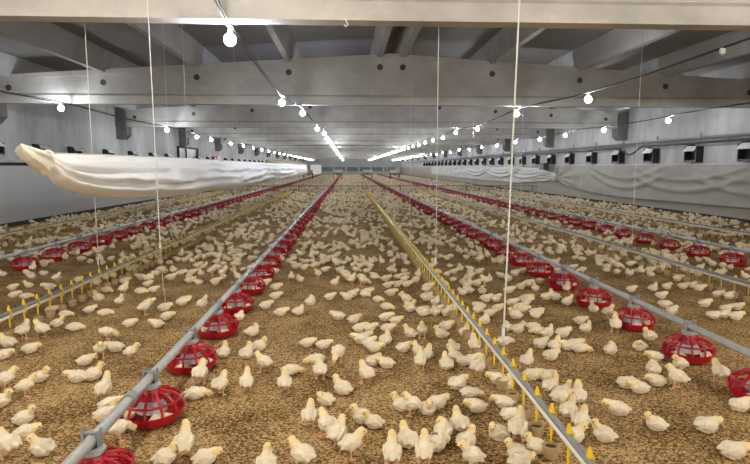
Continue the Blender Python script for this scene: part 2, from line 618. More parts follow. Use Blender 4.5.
IH, IF = inlet_proto()
lefty = [12.2, 14.05, 15.75, 17.9, 19.9, 21.9, 23.75] + [28.4 + 2.17 * k for k in range(17)]
righty = [12.75 + 2.13 * k for k in range(27)]
for nm, xw, ylist, rz in (('left', XL, lefty, 0.0), ('right', XR, righty, PI)):
    for k, y in enumerate(ylist):
        if k < 14:
            lab = '%s black air inlet with white flap along the %s wall' % (ORD[k], nm); g = 'air inlets on the %s wall' % nm
        else:
            lab = 'distant small black air inlet far along the %s wall' % nm; g = 'distant air inlets of the %s wall' % nm
        t = thing('inlet_vent', lab, 'air inlet', (xw, y, 1.655 if xw > 0 else 1.69), rz, g)
        if xw < 0:
            t.scale = (.8, .9, .62)
        link('housing', IH, t); link('flap', IF, t)

# conduit, its stand-offs and sagging cable along the right wall
cz = 2.07
t = thing('wall_conduit', 'grey double conduit on standoffs along the right wall above air inlets', 'conduit', (XR - .12, 0, 0))
m_ = MB(); m_.tube([(0, 6, cz), (0, 95, cz)], .035, 8); m_.build('pipe', M['alu'], t)
m_ = MB(); m_.tube([(-.02, 6, cz - .085), (-.02, 95, cz - .085)], .022, 8); m_.build('lower_pipe', M['galv_dark'], t)
for k in range(22):
    m_ = MB(); y = 12.5 + 2.1 * k
    m_.box(-.02, .03, y - .02, y + .02, cz - .11, cz + .16); m_.box(.03, .12, y - .02, y + .02, cz - .03, cz + .03)
    m_.build('standoff', M['galv_dark'], t)
pts = []
sag = [(6, .0), (13, .02), (16.2, .03), (17.2, .02), (18.15, .26), (19.05, .02), (20.2, .01), (21.6, .07), (23.0, .01), (25.5, .07), (27.4, .01), (30, .07), (32, .01), (35, .06), (38, .01), (50, .03), (90, .03)]
for i in range(len(sag) - 1):
    for q in range(8):
        f = q / 8
        s = f * f * (3 - 2 * f)
        pts.append((XR - .22, sag[i][0] + (sag[i + 1][0] - sag[i][0]) * f, cz - .10 - (sag[i][1] + (sag[i + 1][1] - sag[i][1]) * s)))
m_ = MB(); m_.tube(pts, .028, 7)
tag(m_.build('sagging_cable', M['cable']), 'black cable sagging in loops below the right wall conduit', 'cable')

# green box, red and pink box
p = on_x(544, 166.5, XR - .34)
t = thing('control_box', 'small dark green box on the right wall beside the curtain tie', 'control box', p)
m_ = MB(); m_.box(-.10, .12, -.30, .30, -.16, .16); m_.build('body', M['green'], t)
m_ = MB(); m_.box(-.12, -.10, -.27, .27, -.13, .13); m_.build('cover', M['green'], t)
m_ = MB(); m_.box(.12, .14, -.2, .2, -.1, .1); m_.build('bracket', M['galv_dark'], t)
p = Vector((XL + .2, 31.65, 1.68))
t = thing('switch_box', 'small maroon and pink box on the left wall above the white curtain', 'switch box', p)
m_ = MB(); m_.box(-.12, .10, -.72, -.06, -.22, .16); m_.build('maroon_case', M['maroon'], t)
m_ = MB(); m_.box(-.12, .12, -.06, .72, -.15, .22); m_.build('pink_case', M['pink'], t)
m_ = MB(); m_.box(-.2, -.12, -.6, .6, -.1, .1); m_.build('bracket', M['galv_dark'], t)


# ----------------------------------------------------------- curtains, tarps
def nz(x, y, z):
    return mnoise.noise(Vector((x, y, z)))


def hanging_bundle(X, rows, nfold, mat, name, seed, thick=0.10):
    """A sheet gathered lengthways: rows of (y, top z, bottom z, fullness). Closed cross sections, horizontal folds on both faces."""
    ys = []
    for i in range(len(rows) - 1):
        n = max(3, int((rows[i + 1][0] - rows[i][0]) / .10))
        n = min(n, 46)
        for q in range(n):
            f = q / n
            s = f * f * (3 - 2 * f)
            ys.append(tuple(rows[i][c] + (rows[i + 1][c] - rows[i][c]) * (f if c == 0 else s) for c in range(4)))
    ys.append(rows[-1])
    NV = 44
    vs, fs = [], []
    for (y, zt, zb, full) in ys:
        zb = zb + .035 * nz(y * .55, seed, 0) * full
        for k in range(NV):
            a = 2 * PI * k / NV
            side = math.cos(a)
            v = (1 - math.sin(a)) / 2               # 0 top .. 1 bottom
            w = thick * full * (0.16 + 0.84 * v ** 1.1) * (1.0 if abs(side) > .02 else .5)
            rg = lambda q: 1 - 2 * abs(q)
            env = v * (1 - v) * 4
            fold = .020 * full * env * math.sin(v * nfold * 2 * PI + 2.2 * nz(y * .30, v * 1.5, seed))
            fold += .046 * full * env * rg(nz(y * .35, v * 7 + .35 * y, seed + 7))
            fold += .036 * full * env * rg(nz(y * .8, v * 9 - .5 * y, seed + 3))
            fold += .012 * full * env * nz(y * 4.5, v * 9, seed + 5)
            vs.append((X + side * (w + fold), y, zt + (zb - zt) * v))
    m = len(ys)
    for i in range(m - 1):
        for k in range(NV):
            k2 = (k + 1) % NV
            fs.append((i * NV + k, i * NV + k2, (i + 1) * NV + k2, (i + 1) * NV + k))
    fs.append(tuple(range(NV - 1, -1, -1)))
    fs.append(tuple(range((m - 1) * NV, m * NV)))
    b = MB(); b.add(vs, fs)
    me = b.mesh(name, M[mat], False)
    me.polygons.foreach_set('use_smooth', [True] * len(me.polygons))
    return me


TX = -2.0


def row(px, yt, yb, full):
    a, b = on_x(px, yt, TX), on_x(px, yb, TX)
    return (a.y, a.z, b.z, full)


rows = [row(49, 152.5, 168, .35), row(56, 153, 181, .7), row(66, 153.5, 189, 1.0), row(84, 154, 193.5, 1.15), row(105, 154.5, 196.5, 1.2),
        row(130, 155.5, 199, 1.2), row(165, 157, 197.5, 1.15), row(200, 159, 193.5, 1.1), row(250, 161.8, 185.5, 1.0), row(290, 164, 178, 1.0), row(306, 165, 174.5, 0.8)]
tz = rows[3][1]
tar = thing('curtain_bundle', 'long white plastic curtain gathered and hung lengthways, its knotted end nearest', 'curtain', (0, 0, 0))
link('sheet', hanging_bundle(TX, rows, 4, 'tarp', 'sheet', 2.0), tar)
# flared loose end beyond the knot
fr = [row(21, 143.2, 147, .08), row(23.5, 144, 154, .5), row(27, 145.2, 161, .8), row(34, 147.5, 167, 1.0), row(42.5, 150, 176, .9), row(46, 151.5, 170, .5), row(50, 152.8, 166.5, .34)]
link('loose_end', hanging_bundle(TX, fr, 5, 'tarp_dirty', 'loose_end', 5.0, .035), tar)['label'] = 'yellowed loose end of the curtain past its knot'
kp = on_x(48.5, 160, TX)
b = MB()
b.tube([(TX + .034 * math.cos(a), kp.y + .008 * math.sin(2 * a), kp.z + .008 + .054 * math.sin(a)) for a in [2 * PI * i / 18 for i in range(18)]], .009, 6, closed=True)
b.build('tie_cord', M['cord'], tar)
b = MB(); b.tube([(TX, rows[0][0] - .1, rows[0][1] - .006)] + [(TX, r[0], r[1] - .004) for r in rows] + [(TX, 27.5, 1.40)], .008, 6)
b.build('hanging_wire', M['galv'], tar)
hung_y = [7.2, 10.4, 13.7, 17, 20.4, 24]
for k, y in enumerate(hung_y):
    zt = np.interp(y, [r[0] for r in rows], [r[1] for r in rows])
    b = MB(); b.tube([(TX, y, zt), (TX, y, 3.74 - SLOPE * abs(TX - RIDGE))], .0022, 5)
    tag(b.build('hanger_wire', M['cord']), '%s thin wire holding up the long white gathered curtain' % ORD[k], 'wire', 'wires of the white curtain')

CX = -4.7
rr = []
for px, yt, yb, fu in ((268, 158.6, 162, .5), (273, 158.8, 164, 1), (285, 160.4, 165.2, 1), (298, 162.3, 166, 1), (306, 163.4, 166.8, .6)):
    a, b_ = on_x(px, yt, CX), on_x(px, yb, CX)
    rr.append((a.y, a.z, b_.z, fu))
o = link('far_curtain_bundle', hanging_bundle(CX, rr, 3, 'tarp_cream', 'far_curtain_bundle', 9.0, .3))
tag(o, 'distant cream curtain bundle hung behind the white one', 'curtain')
o.name = 'curtain_roll'
for k, i in enumerate((0, 2, 4)):
    y = rr[i][0] + (.4 if i == 0 else -.4 if i == 4 else 0)
    b = MB(); b.tube([(CX, y, rr[i][1] - .04), (CX, y, 3.72 - SLOPE * abs(CX - RIDGE))], .004, 5)
    tag(b.build('hanger_wire', M['cord']), '%s thin wire holding up the distant cream curtain' % ORD[k], 'wire', 'wires of the cream curtain')


def side_curtain(y0, y1, ztf, zbf, name, mat, seed, swag):
    """Draped sheet on the right wall, with thickness; swag(y, v) adds folds."""
    n, NV = max(12, int((y1 - y0) / .14)), 26
    vs, fs = [], []
    for i in range(n + 1):
        y = y0 + (y1 - y0) * i / n
        zt, zb = ztf(y), zbf(y)
        for k in range(NV + 1):
            v = k / NV
            dx = .05 + swag(y, v) + .03 * nz(y * .8, v * 2.3, seed) + .015 * nz(y * 3, v * 3, seed)
            vs.append((XR - .09 - max(.012, dx), y, zt + (zb - zt) * v))
    off = len(vs)
    vs += [(min(a + .012, XR - .075), b, c) for a, b, c in vs]
    W = NV + 1
    for i in range(n):
        for k in range(NV):
            q = (i * W + k, (i + 1) * W + k, (i + 1) * W + k + 1, i * W + k + 1)
            fs.append(q); fs.append(tuple(off + j for j in reversed(q)))
        for k in (0, NV):
            q = (i * W + k, (i + 1) * W + k)
            fs.append((q[0], off + q[0], off + q[1], q[1]) if k == 0 else (q[1], off + q[1], off + q[0], q[0]))
    for i in (0, n):
        for k in range(NV):
            q = (i * W + k, i * W + k + 1)
            fs.append((q[0], q[1], off + q[1], off + q[0]) if i == 0 else (q[1], q[0], off + q[0], off + q[1]))
    b = MB(); b.add(vs, fs)
    me = b.mesh(name, M[mat], False)
    me.polygons.foreach_set('use_smooth', [True] * len(me.polygons))
    return me


tieP = on_x(557, 180, XR - .15)
TY, TZ = tieP.y, tieP.z
b750 = on_x(750, 209, XR - .15)
b620 = on_x(620, 197.5, XR - .15)
zb_a = lambda y: float(np.interp(y, [6, b750.y, b620.y, TY - 2.2, TY - .15], [b750.z, b750.z, b620.z, b620.z + .12, TZ - .07]))
zt_a = lambda y: float(np.interp(y, [6, TY - 1.2, TY - .15], [1.36, 1.36, 1.30]))


def swag_a(y, v):
    s = 0.0
    d = TY - y
    # folds radiating out of the tie
    ang = math.atan2((v - .72) * 1.0, d * .28)
    s += .07 * math.exp(-d / 3.2) * (0.5 + .5 * math.sin(ang * 9))
    # hanging swags
    for c, w in ((6.0, 2.4), (9.3, 2.6), (12.5, 2.6)):
        u = (d - c) / w
        if abs(u) < 1:
            s += .06 * max(0, 1 - abs(v - (.30 + .38 * (1 - u * u))) / .10)
            s += .045 * max(0, 1 - abs(v - (.05 + .35 * (1 - u * u))) / .08)
    return s


swa = thing('side_curtain', 'stained white sheet curtain along the near right wall, tied at its far end', 'curtain', (0, 0, 0))
link('sheet', side_curtain(6.0, TY - .12, zt_a, zb_a, 'sheet', 'tarp_old', 3.0, swag_a), swa)
b = MB(); b.tube([(XR - .13, 6, 1.375), (XR - .13, TY, 1.375)], .014, 6); b.build('top_rope', M['cord'], swa)
b = MB(); b.ellipsoid((XR - .19, TY - .05, TZ), (.09, .16, .09)); b.tube([(XR - .13, TY - .1, 1.37), (XR - .2, TY - .05, TZ)], .02, 6)
b.build('tie', M['tarp_old'], swa)
y3 = on_x(452, 172, XR - .15).y
zb_b = lambda y: float(np.interp(y, [TY + .15, TY + 2, TY + 6, TY + 12, y3, 70], [TZ - .05, .62, .42, .40, .45, .5]))
zt_b = lambda y: float(np.interp(y, [TY + .15, TY + 2.5, TY + 6, y3], [TZ + .30, 1.24, 1.32, 1.34]))


def swag_b(y, v):
    s = 0.0
    d = y - TY
    ang = math.atan2((v - .6), d * .25)
    s += .10 * math.exp(-d / 3.0) * (0.5 + .5 * math.sin(ang * 10))
    for c, w in ((4.4, 3.8), (9.5, 4.0), (16, 4)):
        u = (d - c) / w
        if abs(u) < 1:
            s += .08 * max(0, 1 - abs(v - (.12 + .55 * (1 - u * u))) / .09)
            s += .05 * max(0, 1 - abs(v - (.0 + .4 * (1 - u * u))) / .08)
    return s


swb = thing('side_curtain', 'white sheet curtain along the right wall beyond the tie, sagging in swags', 'curtain', (0, 0, 0))
link('sheet', side_curtain(TY + .12, 62, zt_b, zb_b, 'sheet', 'tarp_far', 8.0, swag_b), swb)
b = MB(); b.tube([(XR - .13, TY, 1.375), (XR - .13, 62, 1.375)], .014, 6); b.build('top_rope', M['cord'], swb)
b = MB(); b.ellipsoid((XR - .19, TY + .22, TZ + .02), (.07, .16, .07)); b.build('gathered_end', M['tarp_far'], swb)

# -------------------------------------------------------------- feeder lines
FEED = [('outer left', -4.1), ('inner left', -1.01), ('inner right', 2.31), ('outer right', 5.1)]
PZ, PR = .232, .0235


def feeder_parts(nseg, nrib, rt):
    pan = MB()
    pan.lathe([(.0001, .012), (.12, .006), (.150, .014), (.168, .034), (.176, .066), (.171, .068), (.163, .040), (.145, .024), (.118, .018), (.0001, .022)], nseg)
    gr = MB()
    for k in range(nrib):
        a = 2 * PI * (k + .5) / nrib
        c, s = math.cos(a), math.sin(a)
        gr.tube([(c * r, s * r, z) for r, z in ((.172, .063), (.172, .086), (.158, .116), (.115, .146), (.056, .158))], rt, 5)
    gr.tube([(.160 * math.cos(2 * PI * i / nseg), .160 * math.sin(2 * PI * i / nseg), .119) for i in range(nseg)], rt * .9, 5, closed=True)
    gr.lathe([(.046, .176), (.052, .176), (.060, .158), (.072, .124), (.067, .120), (.053, .150), (.046, .166)], nseg, close=True)
    cone = MB()
    cone.lathe([(.036, .205), (.043, .205), (.043, .150), (.052, .118), (.078, .082), (.084, .058), (.078, .056), (.070, .080), (.046, .112), (.036, .15)], nseg, close=True)
    cone.lathe([(.043, .186), (.054, .186), (.054, .196), (.043, .196)], nseg, close=True)
    cl = MB()
    for s in (-1, 1):
        cl.box(s * .030 - .004, s * .030 + .004, -.017, .017, .19, .258)
        for yy in (-.013, .013):
            cl.box(s * .031 - .004, s * .031 + .004, yy - .004, yy + .004, .258, .276)
    cl.box(-.034, .034, -.017, .017, .198, .2045)
    cl.box(-.034, .034, -.007, .007, .258, .264)
    return pan, gr, cone, cl


pan, gr, cone, cl = feeder_parts(28, 12, .0078)
FP = [(n, b.mesh(n, M[m])) for n, b, m in (('pan', pan, 'red'), ('grille', gr, 'red'), ('feed_cone', cone, 'tube_grey'), ('pipe_clamp', cl, 'galv_dark'))]
pan, gr, cone, cl = feeder_parts(12, 8, .0075)
far_b = MB()
for b, mi in ((pan, 0), (gr, 0), (cone, 1), (cl, 2)):
    far_b.add(b.v, b.f, mi)
FARFEED = far_b.mesh('pan_feeder', [M['red'], M['tube_grey'], M['galv_dark']])
fv, ff, fm = far_b.v, far_b.f, far_b.mi

first_pan = {'inner left': on_z(156, 409, .06).y - .735, 'inner right': on_z(690, 350.6, .06).y - .735, 'outer left': on_z(24, 265, .06).y, 'outer right': on_z(748, 261, .06).y}
PAN_Y = {}
farstuff = MB()
for nm, x in FEED:
    t = thing('feeder_line', 'long grey feed pipe of the %s red feeder line' % nm, 'feeder line', (x, 0, 0), 0, 'feeder lines')
    b = MB(); b.tube([(0, 1.2 if abs(x) < 3 else 3.0, PZ), (0, 96, PZ)], PR, 14); b.build('feed_pipe', M['galv'], t)
    for k in range(14):
        y = 2.55 + 3.05 * k + (.1 if x > 0 else 0)
        b = MB(); b.lathe([(PR + .001, -.03), (PR + .005, -.03), (PR + .005, .03), (PR + .001, .03)], 14, close=True)
        o = b.build('pipe_coupling', M['galv_dark'], t)
        o.location = (0, y, PZ); o.rotation_euler = (PI / 2, 0, 0)
    b = MB(); b.tube([(0.0, 1.2 if abs(x) < 3 else 3.0, PZ + .36), (0, 96, PZ + .36)], .0025, 5)
    y0 = first_pan[nm]
    PAN_Y[nm] = [y0 + (.07 if k == 0 and nm == 'inner left' else .06 if k == 0 and nm == 'inner right' else 0) + .735 * k for k in range(int((94 - y0) / .735))]
    for k, y in enumerate(PAN_Y[nm]):
        if k >= 75:
            farstuff.add([(a + x, q + y, z) for a, q, z in fv], ff, 0)
            farstuff.mi[-len(fm):] = fm
            continue
        if k < 24:
            lab = ('nearest red pan feeder on the %s feeder line' % nm) if k == 0 else ('%s red pan feeder from the near end of the %s feeder line' % (ORD[k], nm))
            g = 'red pan feeders of the %s line' % nm
        else:
            lab = 'small distant red pan feeder far along the %s feeder line' % nm; g = 'distant red pan feeders of the %s line' % nm
        if y < 21:
            p_ = thing('pan_feeder', lab, 'feeder', (x, y, 0), random.uniform(-.08, .08) * 0, g)
            for n_, me in FP:
                q = link(n_, me, p_)
                if n_ != 'pipe_clamp':
                    q.scale = (.91, .91, 1)
                if n_ in ('pan', 'grille'):
                    q.rotation_euler = (0, 0, k * .37)
        else:
            p_ = link('pan_feeder', FARFEED); p_.location = (x, y, 0)
            tag(p_, lab, 'feeder', g)
o = farstuff.build('far_pan_feeders', [M['red'], M['tube_grey'], M['galv_dark']])
tag(o, 'crowded red pan feeders at the far ends of the feeder lines', 'feeder', None, 'stuff')

# feed hoppers far down the lines
for nm, px, py, Y in (('outer left', 305, 174, 60.), ('inner left', 340, 173, 62.), ('inner right', 373, 174.5, 62.), ('outer right', 405, 174, 60.)):
    p = on_y(px, py, Y)
    t = thing('feed_hopper', 'distant grey feed hopper on legs by the %s feeder line' % nm, 'hopper', (dict(FEED)[nm], Y, 0), 0, 'feed hoppers')
    b = MB(); s = .5
    b.add([(-s, -s, 1.0), (s, -s, 1.0), (s, s, 1.0), (-s, s, 1.0), (-s, -s, .68), (s, -s, .68), (s, s, .68), (-s, s, .68), (-.12, -.12, .4), (.12, -.12, .4), (.12, .12, .4), (-.12, .12, .4)],
          [(0, 1, 2, 3), (0, 4, 5, 1), (1, 5, 6, 2), (2, 6, 7, 3), (3, 7, 4, 0), (4, 8, 9, 5), (5, 9, 10, 6), (6, 10, 11, 7), (7, 11, 8, 4), (8, 11, 10, 9)])
    b.build('funnel', M['grey_box'], t, False)
    for sx in (-1, 1):
        for sy in (-1, 1):
            b = MB(); b.box(sx * .46 - .03, sx * .46 + .03, sy * .46 - .03, sy * .46 + .03, 0, .7); b.build('leg', M['dark'], t, False)

# -------------------------------------------------------------- drinker lines
DRINK = [('far left', -5.72, 5.0), ('left', -2.57, 3.4), ('centre', .905, 1.6), ('right', 3.83, 4.2), ('far right', 6.75, 7.0)]
FENCE_Y = 27.0


def nipple_mesh(with_cup, name, n=8, tall=1.0, mat='yellow'):
    b = MB()
    zt = .214 + .044 * tall
    b.box(.0125, .0185, -.007, .007, .156, .216, 0)
    b.box(-.008, .0185, -.007, .007, .2135, .218, 0)
    b.box(-.006, .0185, -.007, .007, .152, .158, 0)
    b.add([(-.010, -.010, .216), (.011, -.010, .216), (.011, .010, .216), (-.010, .010, .216), (-.008, -.008, .236), (.008, -.008, .236), (.008, .008, .236), (-.008, .008, .236), (-.003, -.003, zt), (.003, -.003, zt), (.003, .003, zt), (-.003, .003, zt)],
          [(8, 9, 10, 11), (3, 2, 1, 0)] + [(a, (a + 1) % 4, 4 + (a + 1) % 4, 4 + a) for a in range(4)] + [(4 + a, 4 + (a + 1) % 4, 8 + (a + 1) % 4, 8 + a) for a in range(4)], 0)
    b.tube([(0, 0, .158), (0, 0, .118), (0, 0, .082)], [.0068, .0064, .0045], n, 0)
    if with_cup:
        cup_into(b, 1, 12)
    return b.mesh(name, [M[mat], M['cup'], M['cup_in']], False)


def cup_into(b, mi, n):
    b.lathe([(.014, .006), (.028, .004), (.037, .030), (.037, .064), (.033, .066), (.032, .047), (.012, .042)], n, mi)
    b.lathe([(.0315, .046), (.030, .051), (.002, .053)], n, mi + 1)


NIP = nipple_mesh(False, 'nipple')
NIPC = nipple_mesh(True, 'nipple')
NIPP = nipple_mesh(True, 'nipple', 8, .12, 'pale_yellow')
cb = MB(); cup_into(cb, 0, 20); CUPM = cb.mesh('drip_cup', [M['cup'], M['cup_in']])
for nm, x, ys in DRINK:
    ye = FENCE_Y - .6
    t = thing('drinker_line', '%s water line with yellow nipples along the litter' % nm, 'drinker line', (x, 0, 0), 0, 'drinker lines')
    b = MB(); b.tube([(0, ys, .200), (0, ye, .200)], .0145, 10); b.build('support_pipe', M['alu'], t)
    b = MB(); b.tube([(0, ys, .171), (0, ye, .171)], .0125, 10); b.build('water_pipe', M['water_pipe'], t)
    y = math.ceil(ys / .195) * .195
    st = MB()
    nn = 0
    while y < ye - .1:
        if nn < 100:
            if nm == 'centre' and nn < 40:
                q = link('nipple', NIP, t); link('drip_cup', CUPM, q)
            else:
                q = link('nipple', NIPP if 'right' in nm else NIPC, t)
            q.location = (0, y, 0)
        else:
            st.box(-.0165, .0165, y - .012, y + .012, .157, .262); st.box(-.008, .008, y - .009, y + .009, .07, .157)
        nn += 1
        y += .195
    if st.v:
        tag(st.build('far_nipples', M['yellow'], t, False), None, None, None, 'stuff')

# cords holding the drinker lines
def cord(x, y, z0, label, r=.0045, g='cords of the drinker lines', clip=True, zt=None, lean=0.0):
    t = thing('suspension_cord', label, 'cord', (x, y, 0), 0, g)
    zt = zt or (3.62 - SLOPE * abs(x - RIDGE))
    b = MB(); b.tube([(0, 0, z0 + .06), (lean, 0, zt)], r, 6); b.build('rope', M['cord'], t)
    if clip:
        b = MB(); b.box(-.008, .008, -.006, .006, .30, .35); b.build('rope_adjuster', M['white_plastic'], t, False)
        b = MB(); b.box(.008, .016, -.006, .006, .30, .35); b.build('adjuster_lock', M['blue'], t, False)
    b = MB(); b.tube([(.0, 0, z0 + .06), (.012, 0, z0 + .03), (.016, 0, z0 + .005), (.0, 0, z0 + .022)], .003, 5)
    b.build('hook', M['galv'], t)
    return t


for nm, x, ylist in (('centre', .925, [3.2, 5.75, 8.2, 13.0, 18.0]), ('left', -2.57, [5.85, 8.3, 13.0, 18.0]), ('right', 3.83, [7.3, 12.2, 17.0]),
                     ('far left', -5.72, [17]), ('far right', 6.75, [16])):
    for k, y in enumerate(ylist):
        r = .0048 if y < 4 else .0038 if y < 7 else .003
        cord(x, y, .215, '%s white cord holding up the %s yellow drinker line' % (ORD[k], nm), r, lean=.07 if y < 4 else 0)
t = thing('hanging_cord', 'white cord hanging to the litter in front of the gathered white curtain', 'cord', (-1.605, 4.85, 0))
b = MB(); b.tube([(-.02, 0, 3.5), (0.0, 0, .62)], .0040, 6); b.build('rope', M['cord'], t)
b = MB(); b.tube([(0, 0, .62), (.01, 0, .3), (.03, 0.02, .004)], .0022, 5); b.build('thin_end', M['cord'], t)
b = MB(); b.ellipsoid((0, 0, .62), (.012, .012, .02)); b.build('knot', M['cord'], t)

# low wire fence across the hall
t = thing('mesh_fence', 'low dark wire mesh fence across the hall where the drinkers end', 'fence', (0, FENCE_Y, 0))
b = MB(); b.tube([(XL + .2, 0, .40), (XR - .2, 0, .40)], .016, 6); b.build('top_rail', M['wire'], t)
px_ = XL + .3
while px_ < XR - .2:
    if all(abs(px_ - fx) > .25 for _, fx in FEED):
        b = MB(); b.tube([(px_, .03, 0), (px_, .03, .44)], .018, 6); b.build('post', M['wire'], t)
    px_ += 1.62
b = MB()
xx = XL + .2
gaps = [fx for _, fx in FEED]
while xx < XR - .2:
    if all(abs(xx - g) > .22 for g in gaps):
        b.box(xx - .0025, xx + .0025, -.0025, .0025, .0, .40)
    xx += .06
segs = [XL + .2] + sum([[g - .22, g + .22] for g in gaps], []) + [XR - .2]
for zz in (.06, .12, .18, .24, .30, .36):
    for i in range(0, len(segs), 2):
        b.box(segs[i], segs[i + 1], -.0025, .0025, zz - .0025, zz + .0025)
b.build('wire_mesh', M['wire'], t, False)

# -------------------------------------------------------------------- chicks
# pose: (body height, body pitch deg, head xyz, head yaw deg, head pitch deg, legs?)
POSES = {
    'S': (.088, 14, (.050, 0, .140), 0, -6, 1),
    'U': (.090, 26, (.040, 0, .156), 0, 0, 1),
    'P': (.085, -12, (.086, 0, .052), 0, -55, 1),
    'T': (.044, 10, (.044, 0, .098), 0, -5, 0),
    'R': (.043, 4, (.062, 0, .066), 0, -15, 0),
    'L': (.038, 0, (.072, 0, .034), 0, -10, 0),
    'K': (.043, 4, (.024, .034, .082), 125, -20, 0),
    'W': (.044, 8, (.045, .015, .094), 60, -5, 0),
    'V': (.044, 8, (.045, -.015, .094), -60, -5, 0),
}
POSE_WORD = {'S': 'standing', 'U': 'standing', 'P': 'pecking', 'T': 'sitting', 'R': 'resting', 'L': 'lying', 'K': 'curled', 'W': 'sitting', 'V': 'sitting'}


def eval_mesh(o, name):
    dg = bpy.context.evaluated_depsgraph_get()
    me = bpy.data.meshes.new_from_object(o.evaluated_get(dg))
    me.name = name
    return me


def finish_chick(me, head, bz, legs, smooth=True):
    n = len(me.vertices)
    co = np.empty(n * 3, np.float32); me.vertices.foreach_get('co', co); co = co.reshape(-1, 3)
    d = np.linalg.norm(co - np.array(head, np.float32), axis=1)
    tint = np.clip(1 - (d - .020) / .026, 0, 1) * .80 + .06
    if 'down_yellow' in me.attributes:
        me.attributes.remove(me.attributes['down_yellow'])
    a = me.attributes.new('down_yellow', 'FLOAT', 'POINT')
    a.data.foreach_set('value', np.clip(tint, 0, 1).astype(np.float32))
    me.materials.clear()
    me.materials.append(M['chick']); me.materials.append(M['leg'])
    for p in me.polygons:
        p.use_smooth = smooth
        p.material_index = 1 if legs and p.center.z < .046 and d[p.vertices[0]] > .035 else 0
    me.update()
    return me


def make_chick(code):
    bz, pit, hd, hy, hp, legs = POSES[code]
    h = Vector(hd)
    P = math.radians(pit)
    flat = .88 if code in 'LR' else 1.0
    b = MB()
    up = lambda x, z=0: Vector((x * math.cos(P) - z * math.sin(P), 0, bz + x * math.sin(P) + z * math.cos(P)))
    wide = 1.0 if legs else 1.08
    b.ellipsoid(up(-.006), (.048, .041 * wide, .041 * flat), P, nu=20, nv=14)
    b.ellipsoid(up(.020, -.002), (.031, .036 * wide, .036 * flat), P, nu=16, nv=12)
    b.ellipsoid(up(-.037, .002), (.027, .028, .024), P, nu=16, nv=12)
    b.ellipsoid(up(-.058, .009), (.018, .014, .009), P + .35, nu=12, nv=8)
    for s in (-1, 1):
        c = up(-.009, .003); c.y = s * .0395 * wide
        b.ellipsoid(c, (.035, .009, .023), P - .12, nu=14, nv=10)
        c = up(-.042, -.003); c.y = s * .032 * wide
        b.ellipsoid(c, (.022, .007, .011), P - .05, nu=12, nv=8)
    n0 = up(.022, .010)
    mid = n0.lerp(h, .55) + Vector((.006 if not code == 'L' else 0, 0, .004))
    b.tube([n0, mid, h], [.029, .0225, .0185], 12)
    hyr, hpr = math.radians(hy), math.radians(hp)
    fw = Vector((math.cos(hyr) * math.cos(hpr), math.sin(hyr) * math.cos(hpr), math.sin(hpr)))
    b.ellipsoid(h, (.0220, .0195, .0205), hpr, hyr, nu=16, nv=12)
    b.ellipsoid(h + fw * .013 - Vector((0, 0, .002)), (.0125, .0120, .0115), hpr, hyr)
    if legs:
        for s in (-1, 1):
            a = up(-.004, -.022); a.y = s * .022
            kx = .004 + (.012 * s if code == 'S' else 0)
            b.tube([a, Vector((kx - .002, s * .024, .050)), ], [.019, .0085], 10)
            b.tube([Vector((kx - .002, s * .024, .054)), Vector((kx + .002, s * .024, .004))], [.0062, .0052], 8)
            for dy in (-.015, 0, .015):
                b.tube([Vector((kx, s * .024, .0055)), Vector((kx + .030 - abs(dy) * .4, s * .024 + dy, .0042))], [.0055, .0040], 6)
            b.tube([Vector((kx, s * .024, .0055)), Vector((kx - .016, s * .024, .0042))], [.0055, .0040], 6)
    else:
        b.ellipsoid((-.008, 0, .016), (.045, .041, .0165), 0, nu=16, nv=8)
    me = b.mesh('chick_src', M['chick'])
    o = link('chick_src', me)
    r = o.modifiers.new('r', 'REMESH'); r.mode = 'VOXEL'; r.voxel_size = .0031
    s_ = o.modifiers.new('s', 'SMOOTH'); s_.factor = .5; s_.iterations = 3
    full = eval_mesh(o, 'tmp_full')
    # downy unevenness
    n = len(full.vertices)
    for v in full.vertices:
        if v.co.z > .05 or not legs:
            k = .0052 * mnoise.noise(v.co * 62) + .0030 * mnoise.noise(v.co * 230)
            v.co += v.normal * k
    full.update()
    zmin = min(v.co.z for v in full.vertices)
    for v in full.vertices:
        v.co.z -= zmin
    o.modifiers.clear()
    old = o.data
    out = []
    nf = len(full.polygons)
    for target in (2600, 260, 70, 26):
        o.data = full
        o.modifiers.clear()
        dcm = o.modifiers.new('d', 'DECIMATE'); dcm.ratio = min(1, target / (2.0 * nf))
        mm = eval_mesh(o, 'young_chick')
        out.append(finish_chick(mm, h, bz, legs))
    bpy.data.objects.remove(o)
    # beak and eyes
    side = Vector((-math.sin(hyr), math.cos(hyr), 0))
    upv = fw.cross(side) * -1
    if upv.z < 0:
        upv = -upv
    bp = h + fw * .0225 - Vector((0, 0, .002)) - Vector((0, 0, zmin))
    bk = MB()
    vs = []
    for q in range(8):
        an = 2 * PI * q / 8
        vs.append(bp + side * (.0062 * math.cos(an)) + upv * (.0052 * math.sin(an)))
    tip = bp + fw * .0135 - upv * .002
    bk.add(vs + [tip, bp - fw * .004], [(q, (q + 1) % 8, 8) for q in range(8)] + [((q + 1) % 8, q, 9) for q in range(8)])
    beak = bk.mesh('beak', M['beak'])
    eyes = []
    for s in (-1, 1):
        eb = MB()
        eb.ellipsoid(h + fw * .0095 + side * (s * .0182) + upv * .0045 - Vector((0, 0, zmin)), (.0036, .0036, .0036), nu=8, nv=6)
        eyes.append(eb.mesh('eye', M['eye']))
    return out, beak, eyes


